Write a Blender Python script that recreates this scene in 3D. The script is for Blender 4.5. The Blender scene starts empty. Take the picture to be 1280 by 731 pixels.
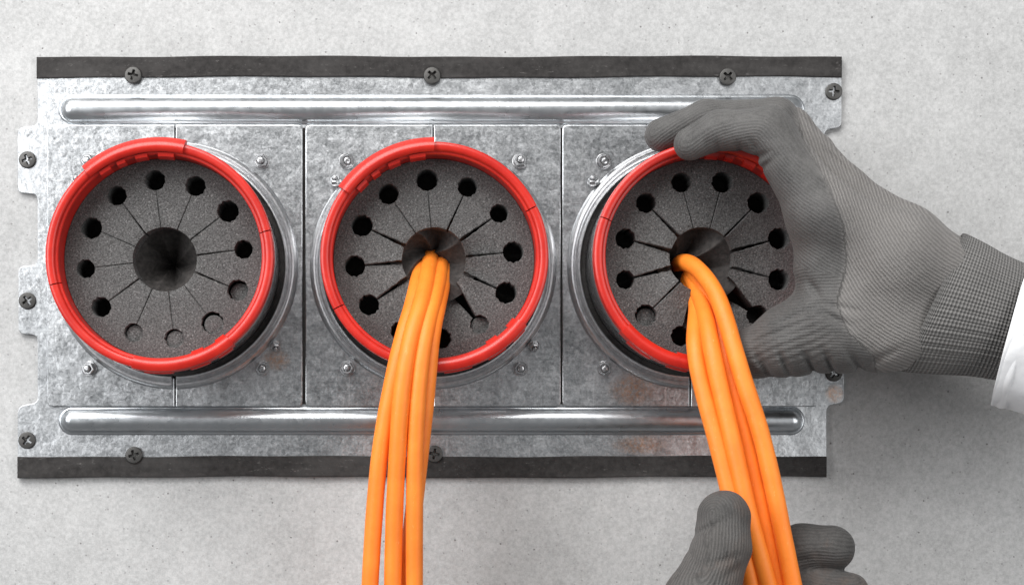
import bpy, bmesh, math, random
import numpy as np
from mathutils import Vector, Matrix
random.seed(7); rng = np.random.default_rng(7)

# ------------------------------------------------------------------ frame of reference
# The wall is the XZ plane, the camera looks along +Y. Working unit is the millimetre (U converts to metres).
U = 0.001
K, CX, CY, D = 0.4, 520.0, 520.0, 780.0          # mm per photo pixel on the plate, optical axis, camera distance from plate
def W(px, py, h=0.0):
    """point at height h (mm) in front of the steel plate"""
    f = K * (D - h) / D
    return np.array([(px - CX) * f, -h, (CY - py) * f])

sc = bpy.context.scene
# ------------------------------------------------------------------ camera
cam = bpy.data.cameras.new('camera'); cam_o = bpy.data.objects.new('camera', cam)
sc.collection.objects.link(cam_o); sc.camera = cam_o
cam_o.location = (0, -D * U, 0); cam_o.rotation_euler = (math.pi / 2, 0, 0)
cam.sensor_width = 36; cam.lens = 36 * D / (1280 * K)
cam.shift_x = (640 - CX) / 1280; cam.shift_y = (CY - 365.5) / 1280
cam.clip_start = 0.02; cam.clip_end = 20
sc.render.resolution_x, sc.render.resolution_y = 1024, 584
# ------------------------------------------------------------------ world and lamps
w = bpy.data.worlds.new('World'); sc.world = w; w.use_nodes = True
w.node_tree.nodes['Background'].inputs[0].default_value = (0.97, 0.98, 1.0, 1)
w.node_tree.nodes['Background'].inputs[1].default_value = 0.22
def softbox(name, loc, target, sx, sy, power, col=(1, 1, 1)):
    l = bpy.data.lights.new(name, 'AREA'); l.shape = 'RECTANGLE'; l.size = sx; l.size_y = sy
    l.energy = power; l.color = col
    o = bpy.data.objects.new(name, l); sc.collection.objects.link(o); o.location = loc
    o.rotation_euler = (Vector(target) - Vector(loc)).to_track_quat('-Z', 'Y').to_euler()
    return o
softbox('key_softbox', (-0.35, -0.95, 1.15), (0.05, 0, 0.08), 1.2, 0.8, 32, (1.0, 0.99, 0.975))
softbox('side_softbox', (-0.86, -0.85, 0.34), (-0.05, 0, 0.08), 0.6, 0.8, 13, (0.98, 0.99, 1.0))
softbox('added_fill', (1.15, -1.15, 0.15), (0.15, 0, 0.0), 1.0, 1.0, 11, (1.0, 1.0, 1.0))  # added fill without a seen source, lifts the shadow at lower right
sc.view_settings.view_transform = 'Standard'; sc.view_settings.look = 'None'
sc.view_settings.exposure = -0.2; sc.view_settings.gamma = 1.0
sc.render.engine = 'CYCLES'

# ------------------------------------------------------------------ mesh helpers
def mesh(name, V, F, mat, parent=None, smooth=None, attrs=None):
    """V in mm. smooth: angle in degrees below which edges are smooth, None = flat"""
    me = bpy.data.meshes.new(name)
    V = np.asarray(V, dtype=np.float64) * U
    if isinstance(F, np.ndarray):
        n = len(F); me.vertices.add(len(V)); me.vertices.foreach_set('co', V.ravel())
        me.loops.add(n * 4); me.polygons.add(n)
        me.loops.foreach_set('vertex_index', F.ravel().astype(np.int32))
        me.polygons.foreach_set('loop_start', np.arange(n, dtype=np.int32) * 4)
        me.update(calc_edges=True); me.validate()
    else:
        me.from_pydata(V.tolist(), [], F); me.update()
    if smooth is not None:
        me.shade_smooth()
        if smooth < 180: me.set_sharp_from_angle(angle=math.radians(smooth))
    for k, v in (attrs or {}).items():
        a = me.attributes.new(k, 'FLOAT', 'POINT'); a.data.foreach_set('value', np.asarray(v, np.float32))
    if mat: me.materials.append(mat)
    return link(name, me, parent)
def link(name, me, parent=None, loc=None, rot=None):
    o = bpy.data.objects.new(name, me); sc.collection.objects.link(o); o.parent = parent
    if loc is not None: o.location = [float(c) * U for c in loc]
    if rot is not None: o.rotation_euler = rot
    return o
def fix_normals(o):
    bm = bmesh.new(); bm.from_mesh(o.data); bmesh.ops.recalc_face_normals(bm, faces=bm.faces); bm.to_mesh(o.data); bm.free()
    return o
def tag(o, label, cat, group=None):
    o['label'] = label; o['category'] = cat
    if group: o['group'] = group
    return o
def thing(name, label, cat, loc=(0, 0, 0), group=None):
    o = bpy.data.objects.new(name, None); sc.collection.objects.link(o); o.empty_display_size = 0.01
    o.location = [c * U for c in loc]
    return tag(o, label, cat, group)
def grid_faces(nu, nv, wrap_u=False, wrap_v=False, off=0):
    F = []
    for i in range(nu if wrap_u else nu - 1):
        for j in range(nv if wrap_v else nv - 1):
            a = i * nv + j; b = ((i + 1) % nu) * nv + j
            c = ((i + 1) % nu) * nv + (j + 1) % nv; d = i * nv + (j + 1) % nv
            F.append((a + off, b + off, c + off, d + off))
    return F
def rounded(pts, radii, seg=5):
    """round the corners of a polygon (list of xy, list of radii)"""
    out = []; n = len(pts)
    for i in range(n):
        p = np.array(pts[i], float); a = np.array(pts[i - 1], float); b = np.array(pts[(i + 1) % n], float); r = radii[i]
        if r <= 0: out.append(p); continue
        u = (a - p) / np.linalg.norm(a - p); v = (b - p) / np.linalg.norm(b - p)
        for k in range(seg + 1):
            t = k / seg
            out.append((1 - t) ** 2 * (p + u * r) + 2 * t * (1 - t) * p + t * t * (p + v * r))
    return np.array(out)
def offset_poly(P, d):
    n = len(P); Q = []
    area = 0.5 * np.sum(P[:, 0] * np.roll(P[:, 1], -1) - np.roll(P[:, 0], -1) * P[:, 1]); s = 1 if area > 0 else -1
    for i in range(n):
        e1 = P[i] - P[i - 1]; e2 = P[(i + 1) % n] - P[i]
        n1 = np.array([-e1[1], e1[0]]) / (np.linalg.norm(e1) + 1e-9); n2 = np.array([-e2[1], e2[0]]) / (np.linalg.norm(e2) + 1e-9)
        m = n1 + n2; m = m / max(np.dot(m, m) / 2, 0.35)
        Q.append(P[i] + s * m * d)
    return np.array(Q)
def slab(name, P, h0, h1, bev, mat, parent=None, smooth=12):
    """sheet: outline P (x,z in mm), from height h0 to h1 in front of the plate plane, edge rounded by bev"""
    P = np.asarray(P, float); n = len(P)
    loops = [(P, h0), (P, h1 - bev), (offset_poly(P, bev * 0.3), h1 - bev * 0.3), (offset_poly(P, bev), h1)]
    V = np.concatenate([np.column_stack([L[:, 0], np.full(n, -h), L[:, 1]]) for L, h in loops])
    F = []
    for k in range(3):
        for i in range(n):
            j = (i + 1) % n; F.append((k * n + i, k * n + j, (k + 1) * n + j, (k + 1) * n + i))
    F.append(tuple(range(3 * n, 4 * n))); F.append(tuple(range(n - 1, -1, -1)))
    return fix_normals(mesh(name, V, F, mat, parent, smooth))
def sweep_arc(name, prof, a0, a1, n, mat, parent=None, smooth=35, closed_prof=True):
    """profile (r,h) turned about the Y axis from a0 to a1 degrees; a full turn when they differ by 360"""
    full = abs(a1 - a0) >= 359.99; m = len(prof)
    A = np.radians(np.linspace(a0, a1, n + (0 if full else 1), endpoint=not full))
    prof = np.array(prof, float)
    V = np.array([(r * math.cos(a), -h, r * math.sin(a)) for a in A for r, h in prof])
    F = grid_faces(len(A), m, wrap_u=full, wrap_v=closed_prof)
    if not full and closed_prof:
        F.append(tuple(range(m))); F.append(tuple(range((len(A) - 1) * m + m - 1, (len(A) - 1) * m - 1, -1)))
    return fix_normals(mesh(name, V, F, mat, parent, smooth))
def catmull(P, per=12):
    P = np.array(P, float); Q = np.vstack([2 * P[0] - P[1], P, 2 * P[-1] - P[-2]]); out = []
    for i in range(1, len(Q) - 2):
        p0, p1, p2, p3 = Q[i - 1], Q[i], Q[i + 1], Q[i + 2]
        for t in np.linspace(0, 1, per, endpoint=False):
            out.append(0.5 * (2 * p1 + (p2 - p0) * t + (2 * p0 - 5 * p1 + 4 * p2 - p3) * t * t + (3 * p1 - p0 - 3 * p2 + p3) * t ** 3))
    out.append(P[-1]); return np.array(out)
def tube(name, path, r, mat, parent=None, ns=24, wob=0.0):
    n = len(path); T = np.gradient(path, axis=0); T /= np.linalg.norm(T, axis=1)[:, None]
    N = np.cross(T[0], [1, 0.2, 0.1]); N /= np.linalg.norm(N); V = []
    ph = rng.uniform(0, 6.28, 4)
    for i in range(n):
        N = N - T[i] * np.dot(N, T[i]); N /= np.linalg.norm(N); B = np.cross(T[i], N)
        rr = r * (1 + wob * (math.sin(i * 0.21 + ph[0]) + 0.6 * math.sin(i * 0.53 + ph[1])))
        for k in range(ns):
            a = 2 * math.pi * k / ns
            V.append(path[i] + rr * (N * math.cos(a) + B * math.sin(a)))
    F = grid_faces(n, ns, wrap_v=True); F.append(tuple(range(ns))[::-1]); F.append(tuple(range((n - 1) * ns, n * ns)))
    return fix_normals(mesh(name, V, F, mat, parent, 60))

# ------------------------------------------------------------------ material helpers
class Mat:
    def __init__(self, name):
        self.m = bpy.data.materials.new(name); self.m.use_nodes = True; self.t = self.m.node_tree
        self.b = self.t.nodes['Principled BSDF']; self._mm = None
    def n(self, typ, **kw):
        nd = self.t.nodes.new(typ)
        for k, v in kw.items():
            if k.startswith('i_'):
                key = k[2:]; key = int(key) if key.isdigit() else key.replace('_', ' ')
                self.put(v, nd.inputs[key])
            else: setattr(nd, k, v)
        return nd
    def put(self, v, sock):
        if isinstance(v, bpy.types.NodeSocket): self.t.links.new(v, sock)
        else: sock.default_value = v
    @property
    def mm(self):                                     # world position in millimetres
        if self._mm is None:
            g = self.n('ShaderNodeNewGeometry'); s = self.n('ShaderNodeVectorMath', operation='SCALE'); self.put(g.outputs['Position'], s.inputs[0])
            s.inputs['Scale'].default_value = 1000.0; self._mm = s.outputs[0]
        return self._mm
    def scaled(self, v, xyz):
        s = self.n('ShaderNodeVectorMath', operation='MULTIPLY'); self.put(v, s.inputs[0]); s.inputs[1].default_value = xyz; return s.outputs[0]
    def noise(self, scale, detail=4, rough=0.55, vec=None, dist=0.0):
        return self.n('ShaderNodeTexNoise', i_Vector=vec or self.mm, i_Scale=scale, i_Detail=detail, i_Roughness=rough, i_Distortion=dist).outputs['Fac']
    def voro(self, scale, feature='F1', vec=None, out='Distance'):
        return self.n('ShaderNodeTexVoronoi', feature=feature, i_Vector=vec or self.mm, i_Scale=scale).outputs[out]
    def ramp(self, fac, stops, interp='LINEAR'):
        r = self.n('ShaderNodeValToRGB'); r.color_ramp.interpolation = interp; e = r.color_ramp.elements
        while len(e) < len(stops): e.new(0.5)
        for i, (p, c) in enumerate(stops):
            e[i].position = p; e[i].color = (c, c, c, 1) if not hasattr(c, '__len__') else (*c, 1)
        self.put(fac, r.inputs[0]); return r.outputs[0]
    def mix(self, fac, a, b, mode='MIX'):
        x = self.n('ShaderNodeMix', data_type='RGBA', blend_type=mode)
        for s, v in ((x.inputs[0], fac), (x.inputs[6], a), (x.inputs[7], b)):
            if isinstance(v, tuple) and len(v) == 3: v = (*v, 1)
            self.put(v, s)
        return x.outputs[2]
    def math(self, op, a, b=0.0, c=0.0, clamp=False):
        x = self.n('ShaderNodeMath', operation=op, use_clamp=clamp); self.put(a, x.inputs[0]); self.put(b, x.inputs[1])
        if len(x.inputs) > 2: self.put(c, x.inputs[2])
        return x.outputs[0]
    def attr(self, name): return self.n('ShaderNodeAttribute', attribute_name=name).outputs['Fac']
    def bump(self, height, strength=1.0, dist_mm=0.2, prev=None):
        x = self.n('ShaderNodeBump', i_Height=height, i_Strength=strength, i_Distance=dist_mm * U)
        if prev is not None: self.put(prev, x.inputs['Normal'])
        return x.outputs[0]
    def set(self, **kw):
        for k, v in kw.items():
            key = k.replace('_', ' ')
            if isinstance(v, tuple) and len(v) == 3 and self.b.inputs[key].type == 'RGBA': v = (*v, 1)
            self.put(v, self.b.inputs[key])
        return self
def simple(name, col, rough=0.5, **kw):
    return Mat(name).set(Base_Color=col, Roughness=rough, **kw).m

def concrete():
    m = Mat('concrete')
    big = m.noise(0.018, 5, 0.65); mid = m.noise(0.11, 6, 0.72); fine = m.noise(0.6, 5, 0.8); grain = m.noise(1.3, 3, 0.7)
    c = m.ramp(big, [(0.3, (0.33, 0.33, 0.327)), (0.7, (0.51, 0.509, 0.506))])
    c = m.mix(0.30, c, m.ramp(mid, [(0.33, (0.33, 0.33, 0.328)), (0.62, (0.54, 0.54, 0.537))]))
    c = m.mix(0.42, c, m.ramp(fine, [(0.34, (0.23, 0.23, 0.23)), (0.62, (0.58, 0.58, 0.577))]))
    sp = m.math('MULTIPLY', m.ramp(m.noise(0.55, 3, 0.7), [(0.63, 0.0), (0.72, 1.0)]), 0.35)
    c = m.mix(sp, c, (0.28, 0.28, 0.28))
    xz = m.n('ShaderNodeSeparateXYZ', i_0=m.mm); flat = m.n('ShaderNodeCombineXYZ', i_0=xz.outputs[0], i_1=xz.outputs[2]).outputs[0]
    def specks(scale, rad, cut):
        v = m.n('ShaderNodeTexVoronoi', voronoi_dimensions='2D', i_Vector=flat, i_Scale=scale)
        d = m.math('ADD', v.outputs['Distance'], m.math('MULTIPLY', m.math('SUBTRACT', fine, 0.5), rad * 1.5))
        p = m.ramp(d, [(0.0, 1.0), (rad, 1.0), (rad * 1.5, 0.0)])
        k = m.ramp(m.n('ShaderNodeSeparateColor', i_0=v.outputs['Color']).outputs[1], [(cut, 0.0), (cut + 0.02, 1.0)]); return m.math('MULTIPLY', p, k)
    pit = specks(0.035, 0.012, 0.35); keep = 1.0
    pit = m.math('MAXIMUM', pit, m.math('MULTIPLY', specks(0.11, 0.035, 0.3), 0.55))
    pit = m.math('MULTIPLY', pit, keep)
    c = m.mix(m.math('MULTIPLY', pit, 0.75), c, (0.12, 0.115, 0.11))
    b = m.bump(grain, 0.5, 0.3); b = m.bump(m.math('SUBTRACT', mid, pit), 0.4, 0.5, b)
    return m.set(Base_Color=c, Roughness=0.85, Normal=b).m
def galvanised(name='galvanised_steel', lo=0.23, hi=0.76, rough=(0.24, 0.42), reflection_stain=0.0, fleck=1.0, wavy=0.5):
    m = Mat(name)
    n1 = m.noise(0.75, 4, 0.7, dist=0.6); n2 = m.noise(0.035, 4, 0.6); n3 = m.noise(0.16, 5, 0.7, dist=1.2)
    v = m.voro(0.36, out='Color')
    sp = m.n('ShaderNodeSeparateColor', i_0=v).outputs[0]
    f1 = m.ramp(n1, [(0.36, 0.0), (0.64, 1.0)]); f3 = m.ramp(n3, [(0.34, 0.0), (0.68, 1.0)]); f2 = m.ramp(n2, [(0.32, 0.0), (0.68, 1.0)])
    stx = m.ramp(m.noise(0.9, 4, 0.7, m.scaled(m.mm, (0.06, 1.0, 1.0))), [(0.35, 0.0), (0.65, 1.0)])
    a = m.math('ADD', m.math('MULTIPLY', f1, 0.34 * fleck), m.math('MULTIPLY', sp, 0.08))
    a = m.math('ADD', a, m.math('MULTIPLY', f3, 0.26)); a = m.math('ADD', a, m.math('MULTIPLY', stx, 0.13)); f = m.math('ADD', a, m.math('MULTIPLY', f2, 0.32), clamp=True)
    c = m.mix(f, (lo * 0.93, lo * 0.985, lo * 1.03), (hi * 0.97, hi * 0.99, hi * 1.01))
    scr = m.ramp(m.noise(0.35, 3, 0.6, m.scaled(m.mm, (1.0, 1.0, 0.03)), 0.4), [(0.68, 0.0), (0.71, 1.0)])
    c = m.mix(m.math('MULTIPLY', scr, 0.22 * fleck), c, (0.86, 0.87, 0.88))
    if reflection_stain:  # orange reflections painted into the steel colour, among smaller stains
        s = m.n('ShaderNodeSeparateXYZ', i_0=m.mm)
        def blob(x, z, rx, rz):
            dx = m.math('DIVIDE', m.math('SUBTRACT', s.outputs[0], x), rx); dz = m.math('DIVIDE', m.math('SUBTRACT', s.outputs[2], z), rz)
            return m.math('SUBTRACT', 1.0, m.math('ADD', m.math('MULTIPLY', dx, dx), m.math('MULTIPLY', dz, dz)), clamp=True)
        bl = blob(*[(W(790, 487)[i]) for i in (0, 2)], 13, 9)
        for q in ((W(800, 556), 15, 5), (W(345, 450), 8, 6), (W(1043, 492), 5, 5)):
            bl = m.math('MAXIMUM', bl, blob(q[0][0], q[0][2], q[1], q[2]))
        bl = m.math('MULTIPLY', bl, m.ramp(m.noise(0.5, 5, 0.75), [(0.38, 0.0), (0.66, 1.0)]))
        c = m.mix(m.math('MULTIPLY', bl, reflection_stain), c, (0.70, 0.33, 0.13))
    r = m.math('MULTIPLY_ADD', n1, rough[1] - rough[0], rough[0]); r = m.math('ADD', r, m.math('MULTIPLY', sp, 0.06))
    b = m.bump(n1, 0.26 * fleck, 0.10); b = m.bump(n3, 0.32 * fleck, 0.25, b); b = m.bump(n2, wavy, 1.6, b)
    return m.set(Base_Color=c, Metallic=1.0, Roughness=r, Normal=b).m
def bright_steel(name, col=0.72, rough=0.22):
    m = Mat(name); n1 = m.noise(0.5, 4, 0.7); n2 = m.noise(0.05, 3, 0.5)
    c = m.mix(m.ramp(n1, [(0.3, 0.0), (0.7, 1.0)]), (col * .74, col * .75, col * .77), (col, col, col * 1.01))
    r = m.math('MULTIPLY_ADD', n1, 0.2, rough - 0.06)
    return m.set(Base_Color=c, Metallic=1.0, Roughness=r, Normal=m.bump(n2, 0.3, 0.5, m.bump(n1, 0.1, 0.08))).m
def rubber():
    m = Mat('seal_rubber'); n1 = m.noise(0.35, 5, 0.7); n2 = m.noise(0.03, 3, 0.6, m.scaled(m.mm, (0.5, 1, 2)))
    c = m.mix(m.ramp(n1, [(0.35, 0.0), (0.7, 1.0)]), (0.020, 0.0185, 0.018), (0.042, 0.039, 0.038))
    c = m.mix(m.math('MULTIPLY', m.ramp(n2, [(0.5, 0.0), (0.7, 1.0)]), 0.5), c, (0.075, 0.071, 0.069))
    dust = m.ramp(m.noise(0.5, 5, 0.8, m.scaled(m.mm, (0.45, 1, 1.3))), [(0.60, 0.0), (0.72, 1.0)])
    c = m.mix(m.math('MULTIPLY', dust, 0.6), c, (0.20, 0.19, 0.185))
    return m.set(Base_Color=c, Roughness=0.75, Specular_IOR_Level=0.2, Normal=m.bump(n2, 0.5, 1.2, m.bump(n1, 0.3, 0.25))).m
def foam():
    m = Mat('grey_foam'); n1 = m.noise(1.15, 3, 0.8); n2 = m.noise(0.05, 3, 0.5); g = m.voro(1.1)
    c = m.mix(m.ramp(n1, [(0.36, 0.0), (0.64, 1.0)]), (0.040, 0.0395, 0.039), (0.150, 0.148, 0.146))
    spk = m.ramp(m.noise(1.4, 2, 0.6), [(0.62, 0.0), (0.70, 1.0)])
    c = m.mix(m.math('MULTIPLY', spk, 0.7), c, (0.33, 0.325, 0.32))
    c = m.mix(m.ramp(n2, [(0.3, 0.0), (0.8, 0.35)]), c, (0.075, 0.073, 0.072))
    return m.set(Base_Color=c, Roughness=0.95, Specular_IOR_Level=0.15, Normal=m.bump(g, 0.6, 0.3, m.bump(n1, 0.7, 0.35))).m
def fabric():
    m = Mat('inner_fabric')
    wv = m.n('ShaderNodeTexChecker', i_Vector=m.mm, i_Scale=0.9).outputs['Fac']; n1 = m.noise(0.4, 4, 0.7)
    c = m.mix(m.ramp(n1, [(0.35, 0.0), (0.7, 1.0)]), (0.020, 0.018, 0.017), (0.062, 0.055, 0.052))
    return m.set(Base_Color=c, Roughness=0.8, Normal=m.bump(wv, 0.35, 0.25)).m
def red_plastic():
    m = Mat('red_plastic'); n1 = m.noise(0.09, 4, 0.65); n2 = m.noise(0.8, 3, 0.7)
    c = m.mix(m.ramp(n1, [(0.35, 0.0), (0.7, 1.0)]), (0.47, 0.012, 0.006), (0.60, 0.021, 0.010))
    sc_ = m.ramp(m.noise(0.7, 4, 0.8, m.scaled(m.mm, (1, 1, 1))), [(0.68, 0.0), (0.76, 1.0)])
    c = m.mix(m.math('MULTIPLY', sc_, 0.18), c, (0.9, 0.35, 0.3))
    return m.set(Base_Color=c, Roughness=m.math('MULTIPLY_ADD', n2, 0.22, 0.28), Normal=m.bump(n1, 0.25, 0.4, m.bump(n2, 0.12, 0.1)), Coat_Weight=0.15).m
def cable_mat():
    m = Mat('orange_cable_jacket'); n1 = m.noise(0.06, 4, 0.6); n2 = m.noise(0.9, 3, 0.7)
    c = m.mix(m.ramp(n1, [(0.3, 0.0), (0.7, 1.0)]), (0.85, 0.20, 0.015), (0.95, 0.258, 0.024))
    d = m.ramp(m.noise(0.5, 5, 0.85, m.scaled(m.mm, (1.2, 1.2, 0.5))), [(0.62, 0.0), (0.70, 1.0)])
    c = m.mix(m.math('MULTIPLY', d, 0.5), c, (0.98, 0.52, 0.22))
    return m.set(Base_Color=c, Roughness=m.math('MULTIPLY_ADD', n2, 0.25, 0.42), Normal=m.bump(n1, 0.35, 0.6, m.bump(n2, 0.1, 0.1)), Subsurface_Weight=0.08, Subsurface_Radius=(0.002, 0.0008, 0.0002)).m
def glove_mat(name, base=0.19, dirt=0.0):
    m = Mat(name); u = m.attr('u'); v = m.attr('v'); coat = m.attr('coat')
    nz = m.noise(0.16, 4, 0.6); nf = m.noise(1.6, 3, 0.7)
    uu = m.math('ADD', u, m.math('MULTIPLY', nz, 1.6))
    rows = m.math('SINE', m.math('MULTIPLY', uu, 2 * math.pi / 1.4))
    st = m.math('SINE', m.math('MULTIPLY', m.math('ADD', v, m.math('MULTIPLY', rows, 0.25)), 2 * math.pi / 1.5))
    knit = m.math('ADD', m.math('MULTIPLY', rows, 0.55), m.math('MULTIPLY', m.math('SUBTRACT', nf, 0.5), 1.5))
    k01 = m.math('MULTIPLY_ADD', knit, 0.5, 0.5, clamp=True)
    c1 = m.mix(k01, (base * .52, base * .495, base * .475), (base * 1.32, base * 1.25, base * 1.195))
    cd = m.mix(m.ramp(nf, [(0.3, 0.0), (0.7, 1.0)]), (base * .17, base * .165, base * .16), (base * .42, base * .41, base * .40))
    cd = m.mix(m.math('MULTIPLY', k01, 0.22), cd, (base * 1.0, base * .97, base * .95))
    c = m.mix(coat, c1, cd)
    pt = m.ramp(m.noise(0.05, 4, 0.65), [(0.35, 0.0), (0.72, 1.0)])
    c = m.mix(m.math('MULTIPLY', pt, 0.22), c, (base * 1.45, base * 1.40, base * 1.36))
    if dirt:
        s = m.ramp(m.noise(0.045, 5, 0.7), [(0.50, 0.0), (0.70, 1.0)])
        c = m.mix(m.math('MULTIPLY', s, dirt * 0.6), c, (0.13, 0.085, 0.065))
        s2 = m.ramp(m.noise(0.14, 5, 0.75, m.scaled(m.mm, (1.3, 1, 0.6))), [(0.52, 0.0), (0.66, 1.0)])
        c = m.mix(m.math('MULTIPLY', s2, dirt * 1.2), c, (0.045, 0.043, 0.042))
    amt = m.math('MULTIPLY_ADD', coat, -0.62, 1.0)
    b = m.bump(m.math('MULTIPLY', knit, amt), 0.8, 0.34); b = m.bump(nf, 0.3, 0.2, b); b = m.bump(nz, 0.35, 1.2, b)
    return m.set(Base_Color=c, Roughness=m.math('MULTIPLY_ADD', coat, -0.3, 0.9), Normal=b, Sheen_Weight=0.08, Sheen_Roughness=0.5, Specular_IOR_Level=0.22).m
def cuff_mat(base=0.165):
    m = Mat('ribbed_cuff_knit'); u = m.attr('u'); v = m.attr('v')
    a = m.math('SINE', m.math('MULTIPLY', u, 2 * math.pi)); b_ = m.math('SINE', m.math('MULTIPLY', v, 2 * math.pi))
    k = m.math('ADD', m.math('MULTIPLY', a, 0.55), m.math('MULTIPLY', b_, 0.45)); k01 = m.math('MULTIPLY_ADD', k, 0.5, 0.5, clamp=True)
    c = m.mix(k01, (base * .36, base * .35, base * .34), (base * 1.6, base * 1.55, base * 1.5))
    c = m.mix(m.ramp(m.noise(0.06, 3, 0.6), [(0.35, 0.0), (0.7, 0.35)]), c, (base * .6, base * .59, base * .58))
    return m.set(Base_Color=c, Roughness=0.92, Normal=m.bump(k, 0.9, 0.45), Sheen_Weight=0.08, Specular_IOR_Level=0.2).m
def coat_cloth():
    m = Mat('white_coat_cloth'); t = m.n('ShaderNodeTexChecker', i_Vector=m.mm, i_Scale=1.6).outputs['Fac']
    c = m.mix(m.noise(0.2, 4, 0.6), (0.74, 0.75, 0.77), (0.84, 0.84, 0.85))
    return m.set(Base_Color=c, Roughness=0.85, Normal=m.bump(m.noise(0.04, 3), 0.6, 3.0, m.bump(t, 0.15, 0.1))).m

M = dict(concrete=concrete(), plate=galvanised('galvanised_plate', reflection_stain=0.75), panel=galvanised('galvanised_panel', 0.19, 0.75, (0.22, 0.42), reflection_stain=0.75, fleck=1.1),
         bead=galvanised('pressed_bead_steel', 0.58, 0.78, (0.24, 0.32), fleck=0.25, wavy=0.05), flange=bright_steel('flange_steel', 0.68, 0.30), tube=bright_steel('tube_steel', 0.74, 0.2), nut=bright_steel('zinc_nut', 0.55, 0.3),
         rubber=rubber(), foam=foam(), fabric=fabric(), red=red_plastic(), cable=cable_mat(),
         glove=glove_mat('glove_knit'), glove2=glove_mat('soiled_glove_knit', 0.125, 0.7), cuff=cuff_mat(), coat=coat_cloth(),
         screw=simple('black_phosphate_screw', (0.085, 0.083, 0.08), 0.48, Metallic=0.7), dark=simple('dark_void', (0.02, 0.02, 0.02), 0.9))

# ------------------------------------------------------------------ the setting: the concrete wall
V = [(-900, 2.5, -700), (1000, 2.5, -700), (1000, 2.5, 700), (-900, 2.5, 700), (-900, 60, -700), (1000, 60, -700), (1000, 60, 700), (-900, 60, 700)]
wall = fix_normals(mesh('concrete_wall', V, [(0, 1, 2, 3), (4, 5, 6, 7), (0, 1, 5, 4), (1, 2, 6, 5), (2, 3, 7, 6), (3, 0, 4, 7)], M['concrete']))
wall['kind'] = 'structure'; wall['label'] = 'pale grey speckled concrete wall behind the steel plate'

# ------------------------------------------------------------------ the steel mounting plate
plate = thing('mounting_plate', 'galvanised steel mounting plate with notched ends screwed to the concrete wall', 'mounting plate', W(541, 595))
PB = np.array(plate.location) / U
def p2(px, py):
    q = W(px, py); return np.array([q[0] - PB[0], q[2] - PB[2]])
o_px = [(47, 76), (1052, 76), (1052, 159), (1030, 163), (1030, 246), (1055, 248), (1055, 330), (1030, 333), (1030, 420), (1055, 422), (1055, 503), (1033, 507),
        (1033, 590), (22, 590), (22, 507), (47, 503), (47, 419), (23, 417), (23, 333), (47, 331), (47, 243), (22, 241), (22, 160), (47, 157)]
rad = [0, 0, 3, 3, 3, 3, 3, 3, 3, 3, 3, 3, 0, 0, 4, 3, 3, 3, 3, 3, 3, 3, 3, 3]
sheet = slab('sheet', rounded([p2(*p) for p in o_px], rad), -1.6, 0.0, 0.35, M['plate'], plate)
def seal(x0, x1, y0, y1):
    n = 140; pts = []
    xs = np.linspace(x0, x1, n)
    up = [p2(x, y0 + 0.7 * math.sin(x * 0.013) + 0.4 * math.sin(x * 0.041)) for x in xs]
    dn = [p2(x, y1 + 0.9 * math.sin(x * 0.011 + 1) + 0.5 * math.sin(x * 0.037)) for x in xs[::-1]]
    return slab('seal_strip', up + dn, -2.5, 1.0, 0.5, M['rubber'], plate)
seal(46, 1052, 71, 97); seal(22, 1033, 570, 596)
for gx in (219.5, 381, 541.5, 701.5, 862):            # thin strips added to darken the joints between and inside the base panels
    slab('joint_dark_strip', [p2(gx - 4, 160), p2(gx + 4, 160), p2(gx + 4, 505), p2(gx - 4, 505)], 0.0, 0.045, 0.01, M['rubber'], plate)
def bead(x0, x1, y0, y1):
    """pressed bead: a stadium-shaped hump with a narrow groove round its foot"""
    R = (y1 - y0) / 2 * K; a = p2(x0, (y0 + y1) / 2); b = p2(x1, (y0 + y1) / 2); ax, bx = a[0] + R, b[0] - R; zc = a[1]
    prof = []
    for t in np.linspace(0, 1, 31):
        d = R * (1 - t)
        if t < 0.14: h = 0.05 + 0.9 * math.sin(t / 0.14 * math.pi / 2)
        else: h = 0.95 - 0.35 * math.exp(-((t - 0.2) / 0.05) ** 2) + 3.9 * (1 - (1 - (t - 0.14) / 0.86) ** 2.2)
        prof.append((d, h))
    V = []; nl = 40
    for d, h in prof:
        ring = [(x, zc + d) for x in np.linspace(bx, ax, nl)] + [(ax - d * math.sin(q), zc + d * math.cos(q)) for q in np.linspace(0, math.pi, 21)[1:-1]]
        ring += [(x, zc - d) for x in np.linspace(ax, bx, nl)] + [(bx + d * math.sin(q), zc - d * math.cos(q)) for q in np.linspace(0, math.pi, 21)[1:-1]]
        V += [(x, -h, z) for x, z in ring]
    n = len(ring)
    fix = fix_normals(mesh('pressed_bead', V, grid_faces(len(prof), n, wrap_v=True), M['bead'], plate, 60))
bead(73, 1006, 118.5, 156); bead(73, 1006, 507.5, 543.5)
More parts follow.
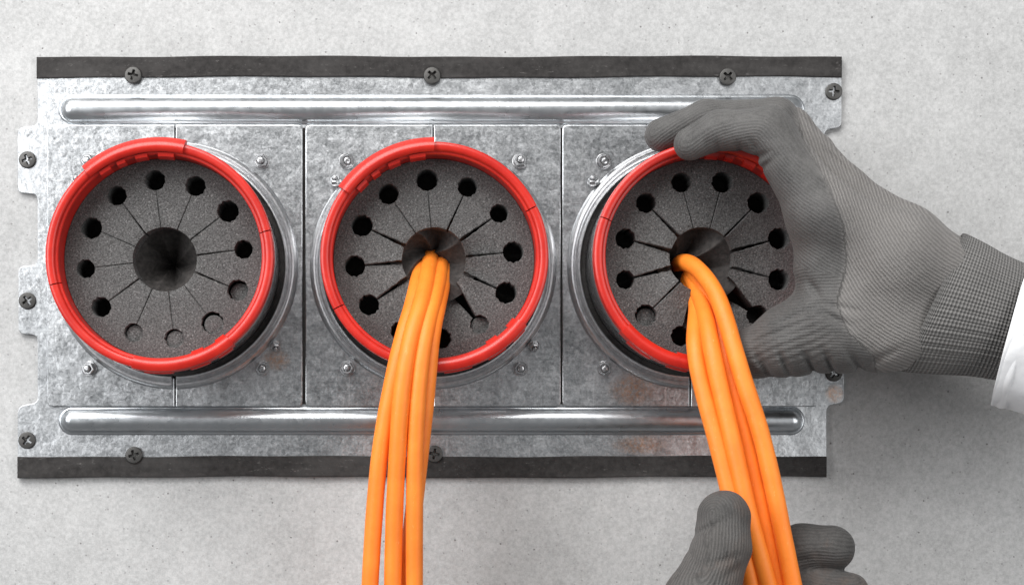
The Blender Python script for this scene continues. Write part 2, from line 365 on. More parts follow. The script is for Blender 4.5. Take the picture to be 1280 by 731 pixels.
# cross-head screws: a heightfield disc with a real cross recess
def screw_mesh():
    R = 4.25; rs = np.concatenate([np.linspace(0, 0.86, 20), [0.9, 0.94, 0.97, 1.0, 1.0]]) * R; na = 96; V = []
    for i, r in enumerate(rs):
        for a in np.linspace(0, 2 * math.pi, na, endpoint=False):
            x, z = r * math.cos(a), r * math.sin(a); h = 1.5 - 0.35 * (r / R) ** 2 - (0.5 if r > 0.93 * R else 0) * ((r / R - 0.93) / 0.07)
            wdt = 0.62 + 0.05 * (2.6 - r); arm = min(abs(x), abs(z)) - wdt; ln = max(abs(x), abs(z)) - 2.55
            sd = max(arm, ln); core = math.hypot(x, z) - 1.15
            sd = min(sd, core)
            if sd < 0: h -= min(1.0, -sd * 4.5) * 1.5
            if i == len(rs) - 1: h = -0.3
            V.append((x, -h, z))
    me = mesh('screw', V, grid_faces(len(rs), na, wrap_v=True), M['screw'], None, 50)
    d = fix_normals(me).data; bpy.data.objects.remove(me); return d
sm = screw_mesh()
for i, (x, y) in enumerate([(167, 95), (540, 95.5), (909, 97), (1042, 115), (34.5, 200), (34.5, 376), (34, 550), (168, 568.5), (543, 567), (908, 568), (1042, 466), (1042, 290)]):
    q = p2(x, y); hh = 1.0 if (y < 100 or y > 560) else 0.0
    link('screw', sm, plate, (q[0], -hh, q[1]), (random.uniform(-.05, .05), random.uniform(0, 1.5), random.uniform(-.05, .05)))

# ------------------------------------------------------------------ the three cable sleeves
def nut_mesh():
    V = []; F = []
    hexa = [(math.cos(math.pi / 3 * k), math.sin(math.pi / 3 * k)) for k in range(6)]
    # washer, hexagon with chamfer, stud
    def rings(rr, n, hexed):
        base = len(V)
        for r, h in rr:
            for k in range(n):
                a = 2 * math.pi * k / n
                f = 1.0
                if hexed:
                    b = (a + math.pi / 6) % (math.pi / 3) - math.pi / 6; f = min(math.cos(math.pi / 6) / math.cos(b), 0.97)
                V.append((r * f * math.cos(a), -h, r * f * math.sin(a)))
        F.extend(grid_faces(len(rr), n, wrap_v=True, off=base)); F.append(tuple(range(base + (len(rr) - 1) * n, base + len(rr) * n)))
    rings([(4.1, 0), (4.1, 0.25), (3.9, 0.4), (1.5, 0.4)], 24, False)
    rings([(3.7, 0.4), (3.7, 2.9), (3.1, 3.5), (2.4, 3.5), (2.1, 2.6)], 36, True)
    rings([(1.75, 1.5), (1.75, 4.6), (1.4, 5.1), (0.8, 5.3)], 20, False)
    o = mesh('nut', V, F, M['nut'], None, 32); d = fix_normals(o).data; bpy.data.objects.remove(o); return d
nm = nut_mesh()
R_T, R_O, R_I, H_R, H_F = 52.3, 53.6, 47.8, 50.0, 34.0        # tube, red ring outside / inside, ring and foam heights

def petal(parent, a0, a1, w0, w1, dz, skew=0.0, h0=1.0, h1=1.0):
    """one wedge of the slit foam disc between slits at a0 and a1 (degrees), half-slits w0/w1 mm, inner tip pushed by dz"""
    r0, rc, rh, R = 15.4, 38.0, 4.8, 47.9
    rs = np.sort(np.concatenate([np.linspace(r0, rc - rh * 1.1, 9), rc - rh * h0 * np.cos(np.linspace(0, math.pi, 13)), rc - rh * h1 * 1.0003 * np.cos(np.linspace(0, math.pi, 9)), np.linspace(rc + rh * 1.1, R, 4)]))
    ts = np.concatenate([[0, 0.03], np.linspace(0.1, 0.9, 9), [0.97, 1]])
    def gap(r, wv, rh):
        g = 0.0
        if r <= rc: g = wv * max(0.35, min(1, (rc + 2 - r) / (rc - r0))) / r * (1 + (0.25 if wv < 1.1 else 0.04) * math.sin(r * 1.7 + wv * 40))
        if abs(r - rc) < rh: g = max(g, math.acos(min(1, (r * r + rc * rc - rh * rh) / (2 * r * rc))) * (1 + 0.07 * math.sin(r * 2.3 + a0)))
        return g
    A0, A1 = math.radians(a0), math.radians(a1); V = []; nr, nt = len(rs), len(ts)
    for r in rs:
        l, h = A0 + gap(r, w0, rh * h0), A1 - gap(r, w1, rh * h1)
        for t in ts:
            a = l + (h - l) * t
            edge = min(t, 1 - t); cut = 0.5 if (edge == 0 and r < rc + rh * 0.98) else 0.0
            q = max(0, (rc + 4 - r) / (rc + 4 - r0))
            hh = dz * q ** 1.3 + skew * q * (t - 0.5) - cut - (0.5 if r == rs[0] else 0)
            V.append((r * math.cos(a), -hh, r * math.sin(a)))
    n = len(V); F = grid_faces(nr, nt)
    Bk = [(x, 22.0, z) for x, y, z in V]; V = V + Bk
    rim = [(i, 0) for i in range(nr)] + [(nr - 1, j) for j in range(1, nt)] + [(i, nt - 1) for i in range(nr - 2, -1, -1)] + [(0, j) for j in range(nt - 2, 0, -1)]
    ids = [i * nt + j for i, j in rim]
    for k in range(len(ids)):
        a, b = ids[k], ids[(k + 1) % len(ids)]; F.append((a, b, b + n, a + n))
    return fix_normals(mesh('foam_petal', V, F, M['foam'], parent, 40))

def sleeve(px, label, rot, foam0, slits, dzs, skews, fab, plugs=()):
    base = W(px, 332.5)
    t = thing('cable_sleeve', label, 'cable sleeve', base, 'cable sleeves set side by side in the plate')
    # two halves of the base panel, cut round the tube
    x0, x1 = (-160.5, 160.0); z0, z1 = -175.5, 175.5; rc = 140.0
    for s in (-1, 1):
        g = 0.9
        ang = np.radians(np.linspace(90, 270, 40)) if s < 0 else np.radians(np.linspace(-90, 90, 40))
        arc = [(rc * math.cos(a) + s * g, rc * math.sin(a)) for a in ang]
        xo = x0 + 1.0 if s < 0 else x1 - 1.0
        cr = 7
        if s < 0:
            pts = [(-g, z1), (xo, z1), (xo, z0), (-g, z0)] ; rd = [0, cr, cr, 0]
            P = rounded(pts, rd).tolist() + [(a[0], a[1]) for a in arc[::-1]]
        else:
            pts = [(g, z0), (xo, z0), (xo, z1), (g, z1)]; rd = [0, cr, cr, 0]
            P = rounded(pts, rd).tolist() + [(a[0], a[1]) for a in arc[::-1]]
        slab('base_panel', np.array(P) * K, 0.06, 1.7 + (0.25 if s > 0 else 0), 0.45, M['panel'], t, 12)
    # pressed flange round the tube (two halves), with a stepped profile
    fp = [(61.6, 1.75), (61.4, 3.2), (60.6, 4.6), (59.6, 5.2), (58.8, 5.1), (58.2, 4.4), (57.6, 4.2), (56.9, 4.9), (56.2, 5.9), (55.5, 6.0), (55.1, 5.4), (55.0, 1.75)]
    sweep_arc('flange', fp, 91.2, 268.8, 72, M['flange'], t); sweep_arc('flange', fp, -88.8, 88.8, 72, M['flange'], t)
    gs = sweep_arc('gasket', [(55.0, 0.3), (55.0, 2.2), (R_T + 0.2, 2.2), (R_T + 0.2, 0.3)], 0, 360, 72, M['rubber'], t)
    # tube with rolled grooves
    tp = [(R_T, 0.2), (R_T, 9), (R_T - .5, 10.2), (R_T - .5, 11.2), (R_T, 12.4), (R_T, 30), (R_T + .5, 31.2), (R_T + .5, 33), (R_T, 34.2), (R_T, 43.5), (R_T - 1.2, 43.5), (R_T - 1.2, 0.2)]
    sweep_arc('steel_tube', tp, 0, 360, 128, M['tube'], t)
    band = sweep_arc('clamp_band', [(R_T + .1, 37.2), (R_T + .8, 37.4), (R_T + .8, 41.4), (R_T + .1, 41.6)], 0, 360, 128, M['tube'], t)
    for k in range(36):                       # punched slots seen as a dashed line below the ring
        if rng.random() < 0.25: continue
        a = rot + k * 10 + rng.uniform(-1.5, 1.5); sweep_arc('slot', [(R_T + .3, 41.7), (R_T + 1.0, 41.7), (R_T + 1.0, 43.4), (R_T + .3, 43.4)], a, a + rng.uniform(3, 6.5), 4, M['dark'], band)
    # red locking ring
    rg = sweep_arc('locking_ring', [(R_O - .6, 43.6), (R_O - .6, 46), (R_I + .4, 46), (R_I + .3, 30.5), (R_T - 1.3, 30.5), (R_T - 1.3, 43.6)], 0, 360, 128, M['red'], t)
    rp = [(R_O, 43.8), (R_O, 48.4), (R_O - .3, 49.4), (R_O - 1.0, 49.95), (R_O - 2.0, 50.1), (R_I + 2.6, 49.9), (R_I + 1.8, 49.5), (R_I + 1.4, 48.8), (R_I + 1.3, 48.0), (R_I + .4, 47.8), (R_I, 47.3), (R_I, 43.8)]
    sweep_arc('ring_segment', rp, 13.3 + rot, 194.7 + rot, 90, M['red'], rg); sweep_arc('ring_segment', rp, 195.3 + rot, 372.7 + rot, 90, M['red'], rg)
    e = 2.1
    lp = [(R_O + .2, 44.5), (R_O + e, 45.2), (R_O + e, 48.6), (R_O + .7, 50.4), (R_O - .6, 51.5), (R_O - 2.2, 52.0), (R_I + 3.2, 52.0), (R_I + 1.8, 51.5), (R_I + 1.0, 50.4), (R_I + 1.0, 49.6), (R_O - 2, 49.6)]
    sweep_arc('latch', lp, 77 + rot, 131 + rot, 40, M['red'], rg)
    lp2 = [(R_O + .2, 42.5), (R_O + .9, 43.2), (R_O + .9, 48.2), (R_O + .3, 50.1), (R_O - 1.0, 51.0), (R_O - 2.2, 51.3), (R_I + 3.0, 51.3), (R_I + 1.6, 50.8), (R_I + .6, 49.6), (R_I + .6, 49.0), (R_O - 2, 49.0)]
    sweep_arc('latch', lp2, 256 + rot, 310 + rot, 40, M['red'], rg)
    for a, wd in ((82, 9), (97, 7), (110, 5), (119, 7)):
        sweep_arc('tooth', [(R_I + .6, 44), (R_I + .6, 49.2), (R_I - 1.0, 48.6), (R_I - 1.9, 46.5), (R_I - 1.9, 44)], a + rot, a + wd + rot, 6, M['red'], rg)
    for a, wd in ((262, 14), (285, 10), (300, 8)):
        sweep_arc('tooth', [(R_O + .5, 41), (R_O + 1.5, 41.4), (R_O + 1.5, 46.5), (R_O + .5, 47.2)], a + rot, a + wd + rot, 8, M['red'], rg)
    for a, wd in ((288, 7), (303, 6)):
        sweep_arc('tooth', [(R_I + .6, 44), (R_I + .6, 48.9), (R_I - .8, 47.4), (R_I - 1.2, 44)], a + rot, a + wd + rot, 6, M['red'], rg)
    # foam: a backing disc that closes the small holes, and twelve wedges divided by slits
    plug = sweep_arc('foam_plug', [(R_I + .2, 4), (R_I + .2, 16), (17.5, 16), (17.5, 4)], 0, 360, 72, M['fabric'], t)
    hv = rng.uniform(0.9, 1.08, 13); hv[12] = hv[0]
    for k in range(12):
        p = petal(plug, foam0 + 30 * k, foam0 + 30 * (k + 1), slits[k], slits[(k + 1) % 12], dzs[k], skews[k], hv[k], hv[k + 1]); p.location.y = -H_F * U
    for k, dep in plugs:                       # offcuts still standing in some of the small holes
        a = math.radians(foam0 + 30 * k); o = sweep_arc('hole_core', [(4.72, 18), (4.72, H_F - dep - .5), (4.3, H_F - dep), (0.01, H_F - dep + .3)], 0, 360, 24, M['foam'], plug, closed_prof=False)
        o.location = (38.0 * math.cos(a) * U, 0, 38.0 * math.sin(a) * U); o.rotation_euler = (0.03, 0, 0.02)
    # twisted fabric throat in the middle hole
    nr, na = 26, 160; V = []
    tw, folds, depth, ox, oz, amp = fab
    for i in range(nr):
        q = i / (nr - 1); r = 21.0 * q
        for k in range(na):
            a = 2 * math.pi * k / na; s = math.sin(folds * a + tw * (1 - q)) ; s = 1 - 2 * abs((((folds * a + tw * (1 - q)) / math.pi) % 2) - 1)
            h = (H_F - 5) - depth * (1 - q) ** 1.1 + amp * s * q ** 0.6 * (1.2 - q)
            V.append((r * math.cos(a) + ox * (1 - q), -h, r * math.sin(a) + oz * (1 - q)))
    fix_normals(mesh('fabric_throat', V, grid_faces(nr, na, wrap_v=True), M['fabric'], t, 60))
    # studs with nuts
    for (x, z, big) in ((-108, 130, 1), (108, 130, 1), (-107, -128, 1), (109, -128, 1)):
        link('nut', nm, t, (x * K, -1.9, z * K), (random.uniform(-.12, .12), random.uniform(0, 1), random.uniform(-.12, .12))).scale = (0.94, 0.85, 0.94)
    for (x, z) in ((-121, 103), (125, -99)):
        o = link('clamp_bolt', nm, t, (x * K, -3.2, z * K), (0.9 if z < 0 else -0.9, 0.4, 0.7 if z < 0 else -0.7)); o.scale = (0.72,) * 3
    return t

S1 = sleeve(219.5, 'empty cable sleeve nearest the row of left tabs, red ring around closed grey foam', 0, 7,
            [0.35, 0.30, .12, .10, 0.30, .10, 0.10, 0.32, 0.16, .08, .07, 0.42],
            [0.3, -0.2, 0, 0.1, -0.3, 0.2, 0.1, -0.2, 0.2, 0.0, 0.1, 0.2], [0.5, 0, 0, .3, 0, 0, -.3, 0, 0.2, 0, 0, .5], (0.8, 5, 27, 0, 0, 6), ((8, 2.6), (9, 1.8), (10, 1.0), (11, 4.5)))
S2 = sleeve(541.5, 'middle cable sleeve with four orange cables hanging out of its foam', 13, 5,
            [.7, .9, .45, .12, .15, .8, .7, .9, 1.2, 1.2, 2.6, 1.0],
            [-0.6, 1.4, -0.2, -0.4, -0.3, 0.4, -0.6, -1.0, -12, -12, 0.2, -0.4], [5.0, 1.4, .3, 0, .6, 1.2, 2.4, 3.0, 0, 0, 3.0, 4.5], (2.6, 4, 15, -1, 5, 10.0), ((10, 4),))
S3 = sleeve(862, 'right cable sleeve with a gloved hand gripping its red ring', -35, 15,
            [.9, .4, .12, .14, .8, .8, 1.0, .5, 1.0, 1.0, 3.6, .9],
            [0.6, 0.2, -0.4, -0.2, 0.2, -0.5, 0.4, 1.4, -18, -19, -0.6, -0.4], [4.5, .6, .5, 0, 1.2, 2.4, 3.5, -2.0, 0, 0, 3.0, 4.0], (2.2, 4, 14, -11, -1, 10.0), ((7, 4),))

# ------------------------------------------------------------------ orange cables
def cable(label, pts, r, group):
    path = catmull([W(*p) for p in pts], 14)
    ker = np.exp(-(np.arange(-14, 15) / 7.5) ** 2); ker /= ker.sum(); pad = np.vstack([np.repeat(path[:1], 14, 0), path, np.repeat(path[-1:], 14, 0)])
    path = np.stack([np.convolve(pad[:, i], ker, 'valid') for i in range(3)], 1); b = path[0].copy()
    o = tube('orange_cable', path - b, r, M['cable'], None, 28, 0.010); o.location = b * U
    tag(o, label, 'cable', group)
g = 'orange cables of the middle sleeve'
cable('leftmost orange cable hanging from the middle sleeve', [(533, 316, 0), (528, 332, 16), (522, 352, 32), (516, 382, 45), (502, 425, 55), (488, 490, 60), (475, 562, 60), (468, 640, 58), (463, 720, 56), (460, 790, 55), (457, 900, 55), (454, 1050, 55)], 4.0, g)
cable('second orange cable from the left hanging from the middle sleeve', [(541, 311, 0), (537, 328, 20), (533, 352, 38), (526, 382, 51), (512, 425, 61), (502, 490, 65), (497, 562, 63), (493, 640, 60), (491, 720, 58), (490, 790, 57), (487, 900, 57), (484, 1050, 57)], 4.05, g)
cable('front right orange cable hanging straight down from the middle sleeve', [(553, 318, 0), (551, 332, 16), (547, 354, 34), (540, 384, 48), (530, 425, 59), (522, 490, 63), (519, 562, 62), (518, 640, 60), (518, 720, 58), (518, 790, 57), (515, 900, 57), (512, 1050, 57)], 4.0, g)
cable('orange cable half hidden behind the others under the middle sleeve', [(557, 322, 0), (555, 340, 18), (550, 370, 36), (543, 400, 50), (538, 435, 55), (533, 495, 56), (526, 562, 54), (517, 640, 51), (507, 720, 48), (502, 790, 46), (499, 900, 46), (496, 1050, 46)], 4.0, g)
g = 'orange cables of the right sleeve'
cable('leftmost orange cable bending out under a foam flap of the right sleeve', [(851, 330, 5), (857, 343, 15), (871, 370, 30), (870, 400, 43), (868, 432, 55), (876, 480, 61), (892, 536, 66), (909, 604, 71), (922, 660, 74), (937, 720, 75), (950, 790, 75), (975, 900, 75), (1010, 1050, 75)], 4.0, g)
cable('second orange cable from the left leading down from the right sleeve', [(852, 326, 5), (860, 340, 18), (876, 372, 36), (884, 405, 52), (890, 440, 61), (901, 490, 65), (912, 536, 69), (927, 604, 73), (940, 660, 76), (957, 720, 77), (975, 790, 77), (1000, 900, 77), (1035, 1050, 77)], 4.1, g)
cable('orange cable squeezed behind its neighbours under the right sleeve', [(856, 326, 10), (870, 345, 28), (889, 378, 40), (898, 405, 48), (906, 440, 55), (918, 490, 59), (930, 536, 62), (945, 604, 66), (958, 660, 69), (972, 720, 70), (988, 790, 70), (1013, 900, 70), (1048, 1050, 70)], 4.0, g)
cable('rightmost orange cable arching out of the right sleeve past the gloved thumb', [(846, 337, 6), (850, 328, 20), (866, 330, 32), (890, 357, 46), (905, 392, 55), (918, 437, 63), (934, 490, 67), (950, 536, 70), (966, 604, 73), (977, 660, 75), (989, 720, 76), (1003, 790, 76), (1028, 900, 76), (1063, 1050, 76)], 4.1, g)

# ------------------------------------------------------------------ gloved hands: smooth unions of tapered limbs, meshed with surface nets
def cone_d(P, a, b, ra, rb):
    ba = b - a; t = np.clip(((P - a) @ ba) / np.dot(ba, ba), 0, 1)
    d = P - a - t[:, None] * ba
    return np.sqrt(np.einsum('ij,ij->i', d, d)) - (ra + (rb - ra) * t)
def smin(a, b, k):
    h = np.maximum(k - np.abs(a - b), 0) / k
    return np.minimum(a, b) - h * h * k * 0.25
def field(P, groups):
    out = None
    for chain, kin, kout in groups:
        d = None
        for (a, b) in zip(chain[:-1], chain[1:]):
            c = cone_d(P, W(*a[:3]).astype(np.float32), W(*b[:3]).astype(np.float32), a[3], b[3])
            d = c if d is None else smin(d, c, kin)
        out = d if out is None else smin(out, d, kout)
    return out
def surface_nets(Fv, org, vs):
    nx, ny, nz = Fv.shape; s = Fv < 0
    cs = np.zeros((nx - 1, ny - 1, nz - 1), np.int8)
    for i in (0, 1):
        for j in (0, 1):
            for k in (0, 1): cs += s[i:nx - 1 + i, j:ny - 1 + j, k:nz - 1 + k]
    idx = np.argwhere((cs > 0) & (cs < 8)); ids = -np.ones(cs.shape, np.int64); ids[tuple(idx.T)] = np.arange(len(idx))
    acc = np.zeros((len(idx), 3)); cnt = np.zeros(len(idx))
    cor = [(i, j, k) for i in (0, 1) for j in (0, 1) for k in (0, 1)]
    val = {c: Fv[idx[:, 0] + c[0], idx[:, 1] + c[1], idx[:, 2] + c[2]] for c in cor}
    for c in cor:
        for ax in range(3):
            if c[ax] == 0:
                d = list(c); d[ax] = 1; d = tuple(d); va, vb = val[c], val[d]; m = (va < 0) != (vb < 0)
                t = np.where(m, va / np.where(m, va - vb, 1), 0)
                p = np.tile(np.array(c, float), (len(idx), 1)); p[:, ax] += t
                acc[m] += p[m]; cnt[m] += 1
    V = (idx + acc / cnt[:, None]) * vs + org; Q = []
    for ax in range(3):
        a, b = [(1, 2), (2, 0), (0, 1)][ax]
        sl0 = [slice(None)] * 3; sl1 = [slice(None)] * 3; sl0[ax] = slice(0, -1); sl1[ax] = slice(1, None)
        ch = s[tuple(sl0)] != s[tuple(sl1)]; e = np.argwhere(ch); e = e[(e[:, a] > 0) & (e[:, b] > 0) & (e[:, a] < Fv.shape[a] - 1) & (e[:, b] < Fv.shape[b] - 1)]
        def cell(da, db):
            q = e.copy(); q[:, a] -= da; q[:, b] -= db; return ids[tuple(q.T)]
        f = np.stack([cell(1, 1), cell(0, 1), cell(0, 0), cell(1, 0)], 1)
        flip = ~s[tuple(e.T)]; f[flip] = f[flip][:, ::-1]; Q.append(f)
    return V, np.concatenate(Q)
def poly_dist(P, line):
    best = np.full(len(P), 1e9); arc = np.zeros(len(P)); L = 0.0
    for a, b in zip(line[:-1], line[1:]):
        ba = b - a; ln = np.linalg.norm(ba); t = np.clip(((P - a) @ ba) / ln ** 2, 0, 1); d = np.linalg.norm(P - a - t[:, None] * ba, axis=1)
        m = d < best; best[m] = d[m]; arc[m] = (L + t * ln)[m]; L += ln
    return best, arc
def hand_mesh(name, groups, guides, vs, mat, parent, coat_fn, disp=None, clip=None, flow=None):
    allp = np.array([W(*p[:3]) for ch, _, _ in groups for p in ch]); rr = max(p[3] for ch, _, _ in groups for p in ch)
    lo = allp.min(0) - rr - 4; hi = allp.max(0) + rr + 4
    if clip is not None: lo = np.maximum(lo, clip[0]); hi = np.minimum(hi, clip[1])
    n = np.ceil((hi - lo) / vs).astype(int) + 1
    ax = [lo[i] + vs * np.arange(n[i]) for i in range(3)]
    out = np.empty(n, np.float32)
    for i0 in range(0, n[0], 24):
        G = np.stack(np.meshgrid(ax[0][i0:i0 + 24], ax[1], ax[2], indexing='ij'), -1).reshape(-1, 3).astype(np.float32)
        d = field(G, groups)
        if disp is not None: d = d + disp(G)
        out[i0:i0 + 24] = d.reshape(-1, n[1], n[2])
    V, F = surface_nets(out, lo, vs)
    u = np.full(len(V), 1e9); v = np.zeros(len(V))
    for gl in guides:
        d, arc = poly_dist(V, catmull([W(*p) for p in gl], 8)); m = d < u; u[m] = d[m]; v[m] = arc[m]
    if flow is not None: u = flow(V, u)
    b = np.array(parent.location) / U
    return mesh(name, V - b, F, mat, parent, 180, {'u': u, 'v': v, 'coat': coat_fn(V)})
def sstep(x, a, b):
    t = np.clip((x - a) / (b - a), 0, 1); return t * t * (3 - 2 * t)
def to_px(V):
    f = K * (D + V[:, 1]) / D; return CX + V[:, 0] / f, CY - V[:, 2] / f

# --- upper hand gripping the ring of the right sleeve
h1 = thing('gloved_hand', 'grey knitted glove gripping the red ring of the right sleeve, white coat sleeve behind', 'gloved hand', W(1170, 470, 62), 'gloved hands at work')
fing = [
    ([(1026, 264, 76, 14), (960, 164, 69, 10.6), (899, 163, 62, 8.7), (863, 180, 59, 7.7)], 3.5, 9),        # index
    ([(1048, 237, 55, 11.5), (970, 150, 48, 9.8), (882, 150, 44, 8.8), (827, 169, 42, 8.0)], 3.5, 3.0),        # middle
    ([(1056, 240, 36, 11), (988, 160, 31, 9.3), (905, 158, 28, 8.3), (855, 172, 27, 7.5)], 3.5, 3.0),        # ring
    ([(1066, 258, 22, 9.5), (1020, 190, 18, 8.2), (955, 172, 16, 7.5), (915, 178, 15, 6.8)], 3.5, 3.0),       # little
]
palm = [
    ([(1030, 266, 75, 13), (1120, 315, 76, 17), (1205, 358, 68, 16), (1262, 382, 62, 15)], 6, 9),
    ([(1048, 239, 56, 11.5), (1130, 302, 60, 16), (1205, 358, 60, 17), (1262, 388, 60, 15)], 6, 7),
    ([(1056, 242, 36, 11), (1140, 315, 44, 16), (1205, 368, 54, 17)], 6, 6),
    ([(1066, 260, 24, 9.5), (1140, 345, 36, 15), (1200, 395, 50, 18)], 6, 6),
    ([(1024, 275, 72, 11), (1028, 335, 69, 11.5), (1048, 392, 69, 13)], 6, 10),                                 # web between index and thumb
    ([(1052, 385, 69, 13), (1018, 398, 67, 12.5), (985, 414, 61, 12)], 6, 8),
    ([(1064, 325, 60, 15), (1105, 350, 67, 22.5), (1146, 372, 63, 20)], 6, 12),                                 # hollow of the hand
    ([(1262, 405, 62, 15), (1190, 408, 63, 18), (1110, 412, 68, 18.5), (1050, 420, 67, 16), (988, 430, 60, 14.2), (945, 440, 50, 12.5)], 5, 9),  # thumb
]
def disp1(G):
    px, py = to_px(G); h = -G[:, 1]
    m = np.exp(-((py - 455) / 15.0) ** 2) * sstep(px, 930, 950) * (1 - sstep(px, 1070, 1120)) * sstep(h, 45, 60)
    ph = (px - 0.55 * (py - 460)) * 0.20 + 0.9 * np.sin(px * 0.031) + 0.4 * np.sin(px * 0.11)
    c = np.maximum(np.sin(ph), -0.2) ** 2 * np.sign(np.sin(ph))
    d = 2.0 * m * c
    # folds at the finger bend, at the web and across the back near the knuckles
    for (x, y, hx, nx, ny, ln, dep, wd) in ((949, 196, 72, 0.9, -0.35, 16, 1.7, 4.0), (926, 186, 70, 0.3, 1.0, 9, 0.8, 4), (1030, 388, 74, 0.8, 0.55, 14, 1.2, 5), (1046, 203, 68, 0.72, 0.69, 30, 2.6, 5.5), (1018, 362, 72, 0.5, 0.85, 14, 1.6, 4.5), (958, 206, 76, 0.75, -0.65, 14, 1.2, 3.5), (944, 184, 74, 0.5, 0.9, 12, 0.9, 3), (898, 182, 66, 0.1, 1, 9, 0.8, 3.5), (885, 180, 64, 0.1, 1, 8, 0.6, 3), (1042, 398, 80, 0.9, 0.4, 22, 1.5, 4), (1050, 384, 80, 0.95, 0.2, 22, 1.3, 4), (1000, 392, 74, 0.9, -0.45, 30, 0.9, 4), (975, 415, 74, 0.9, -0.4, 26, 0.9, 4.5), (1100, 448, 82, 0.9, -0.45, 26, 1.3, 5), (1150, 452, 78, 0.9, -0.4, 26, 1.3, 5)):
        a = (px - x) * nx + (py - y) * ny; b = -(px - x) * ny + (py - y) * nx
        d = d + dep * np.exp(-(b / wd) ** 2 - (a / ln) ** 2) * np.exp(-((h - hx) / 22) ** 2)
    # wavy lines on the coated thumb
    t = sstep(px, 925, 945) * (1 - sstep(px, 1020, 1055)) * sstep(py, 385, 405) * (1 - sstep(py, 445, 462)) * sstep(h, 50, 62)
    d = d + 0.28 * t * np.sin((py + 0.42 * px) * 0.62 + 0.8 * np.sin(px * 0.06))
    return d.astype(np.float32)
cl = np.array([(985, 100), (1004, 175), (1032, 225), (1054, 280), (1058, 330), (1046, 380), (1060, 415), (1092, 445), (1100, 500)], float)
def coat1(V):
    px, py = to_px(V); xb = np.interp(py, cl[:, 1], cl[:, 0]); return 1 - sstep(px, xb - 7, xb + 7)
def flow1(V, u):
    px, py = to_px(V); d1 = (px - (985 + 0.35 * (py - 120))) * 0.944; d2 = 398 - py + 0.20 * (px - 1050)
    f = smin(d1, d2, 90.0) * 0.37; return np.where(coat1(V) > 0.5, u, f)
guides1 = [[(800, 250, 70), (835, 205, 70), (858, 172, 70), (899, 145, 74), (962, 138, 80), (1010, 190, 88), (1070, 235, 92), (1140, 270, 88), (1215, 310, 80), (1330, 360, 70)],
           [(770, 220, 45), (800, 185, 48), (822, 158, 50), (882, 128, 50), (970, 122, 52), (1030, 165, 60), (1075, 205, 62), (1140, 245, 62), (1215, 290, 60), (1330, 340, 60)],
           [(860, 452, 40), (940, 452, 62), (988, 452, 74), (1050, 450, 80), (1110, 455, 78), (1215, 452, 72), (1330, 455, 70)],
           [(860, 150, 25), (905, 135, 22), (988, 130, 25), (1090, 215, 28), (1200, 280, 35), (1330, 330, 40)]]
hand_mesh('glove', fing + palm, guides1, 0.85, M['glove'], h1, coat1, disp1, (np.array([-1e9, -1e9, -1e9]), np.array([W(1255, 300, 62)[0], 1e9, 1e9])), flow1)

def loft(name, secs, n, mat, parent, ribs=None, thick=0.0, fold=0.0, skew=0.0):
    """sections: (centre px,py,h, in-plane half-axis px dx,dy, half depth mm)"""
    V = []; U_ = []; V_ = []; b = np.array(parent.location) / U; m = len(secs)
    S = catmull([(*W(*s[:3]), *(W(s[0] + s[3], s[1] + s[4], s[2]) - W(*s[:3])), s[5]) for s in secs], 14)
    for i, s in enumerate(S):
        c, ax, dp = s[:3], s[3:6], s[6]
        for k in range(n):
            a = 2 * math.pi * k / n; f = 1.0
            if ribs: f += ribs * math.sin(a * 44)
            if fold: f += fold * math.sin(a * 5 + i * 0.16) * math.sin(a * 3 - i * 0.09 + 1)
            V.append(c + f * (ax * math.cos(a) + np.array([skew * dp, -dp, 0]) * math.sin(a)) - b)
            U_.append(i * 0.55); V_.append(k / n * 110)
    F = grid_faces(len(S), n, wrap_v=True); o = fix_normals(mesh(name, V, F, mat, parent, 180, {'u': U_, 'v': V_}))
    if thick:
        md = o.modifiers.new('thickness', 'SOLIDIFY'); md.thickness = thick * U; md.offset = 1
    return o
loft('knit_cuff', [(1164, 377, 62, 38, -82, 26.6), (1170, 379, 62, 38, -83, 27.8), (1200, 386, 62, 30, -79, 28), (1232, 394, 62, 23, -73, 26), (1262, 402, 62, 18, -70, 23.5), (1272, 404, 62, 16.5, -69.5, 23)], 352, M['cuff'], h1, ribs=0.005, thick=0.9, skew=-0.25)
loft('coat_sleeve', [(1263, 420, 62, 23, -84, 30), (1270, 422, 62, 22.5, -84, 30.4), (1310, 431, 62, 19, -86, 31), (1370, 448, 62, 16, -89, 33), (1440, 470, 62, 12, -95, 35)], 160, M['coat'], h1, thick=0.8, fold=0.02, skew=-0.40)
loft('sleeve_hem', [(1262, 419.6, 62, 23, -85, 30.9), (1263, 420, 62, 23.2, -86, 31.3), (1272, 422.4, 62, 22.6, -86.2, 31.5), (1280, 424.4, 62, 22.2, -86, 31.3), (1281, 424.6, 62, 22, -85, 30.5)], 160, M['coat'], h1, fold=0.02, skew=-0.40)

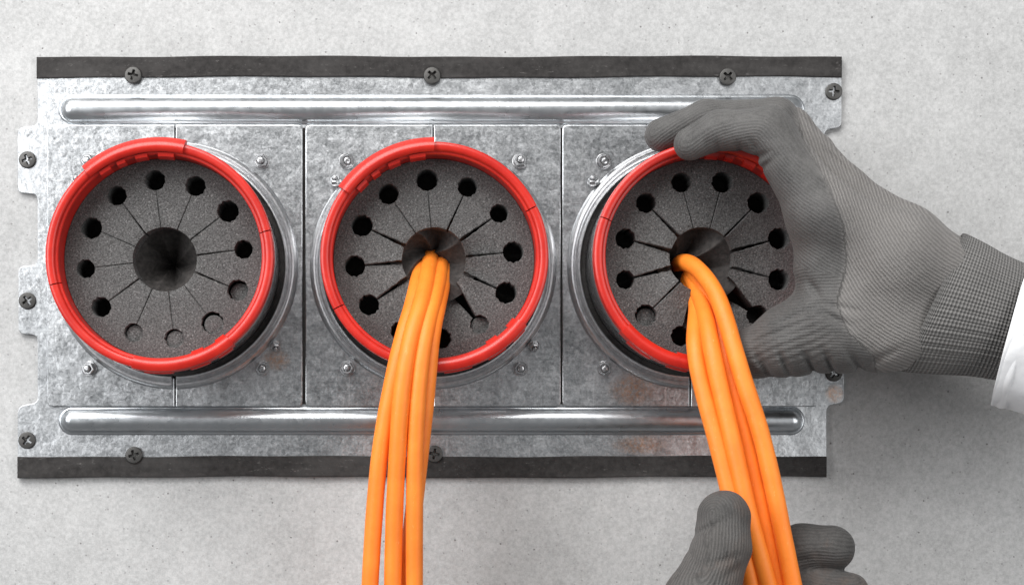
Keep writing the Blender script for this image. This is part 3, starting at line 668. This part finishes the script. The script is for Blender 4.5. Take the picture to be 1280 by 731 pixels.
# --- lower hand holding the cables of the right sleeve
h2 = thing('gloved_hand', 'soiled grey glove pinching the orange cables at the bottom edge', 'gloved hand', W(900, 800, 70), 'gloved hands at work')
low = [
    ([(905, 645, 91, 11.6), (902, 684, 94, 12.3), (876, 752, 94, 16.0), (845, 850, 84, 21), (830, 960, 76, 24)], 4, 6),        # thumb
    ([(1040, 684, 62, 10.3), (1003, 686, 56, 11.2), (945, 712, 50, 11.5), (890, 790, 56, 14), (850, 900, 66, 20)], 4, 7),      # index
    ([(1058, 742, 66, 10.6), (1008, 736, 57, 11.4), (950, 755, 50, 11.5), (890, 830, 54, 14), (850, 930, 64, 20)], 4, 3),      # middle
    ([(1052, 797, 66, 10.2), (1005, 792, 57, 11), (950, 810, 50, 11), (890, 870, 54, 14), (845, 950, 64, 20)], 4, 3),          # ring
    ([(1035, 845, 64, 9.2), (995, 842, 57, 9.8), (950, 856, 51, 10), (890, 910, 54, 13), (840, 980, 64, 20)], 4, 3),           # little
    ([(860, 900, 72, 26), (835, 1000, 70, 27), (820, 1080, 70, 26)], 6, 12),                                                   # palm and wrist
]
def disp2(G):
    px, py = to_px(G); h = -G[:, 1]; d = np.zeros(len(G), np.float32)
    for (x, y, hx, nx, ny, ln, dep, wd) in ((885, 660, 100, 0.9, -0.42, 24, 1.6, 4), (905, 700, 106, 0.9, -0.3, 20, 1.0, 4), (1000, 700, 66, 1, -0.2, 20, .9, 4), (868, 700, 102, 0.5, 0.85, 18, 1.2, 4), (915, 715, 106, 0.8, -0.6, 18, 0.9, 5), (893, 625, 98, 0.95, -0.1, 14, 0.5, 4), (1062, 715, 70, 1, 0.1, 14, .8, 4)):
        a = (px - x) * nx + (py - y) * ny; b = -(px - x) * ny + (py - y) * nx
        d = d + dep * np.exp(-(b / wd) ** 2 - (a / ln) ** 2) * np.exp(-((h - hx) / 14) ** 2)
    d = d + 0.25 * np.sin(px * 0.07 + 1.3 * np.sin(py * 0.05)) * np.sin(py * 0.09 + 0.7)
    return d.astype(np.float32)
guides2 = [[(890, 640, 100), (888, 690, 106), (868, 755, 104), (840, 850, 98), (830, 960, 95)], [(1044, 664, 62), (1003, 664, 58), (945, 690, 52), (850, 860, 66)], [(1062, 722, 70), (1008, 716, 62), (950, 735, 52), (850, 900, 66)]]
hand_mesh('glove', low, guides2, 1.0, M['glove2'], h2, lambda V: 0.35 + 0.5 * sstep(to_px(V)[0], 960, 985) + 0.4 * (1 - sstep(to_px(V)[1], 640, 668)), disp2)
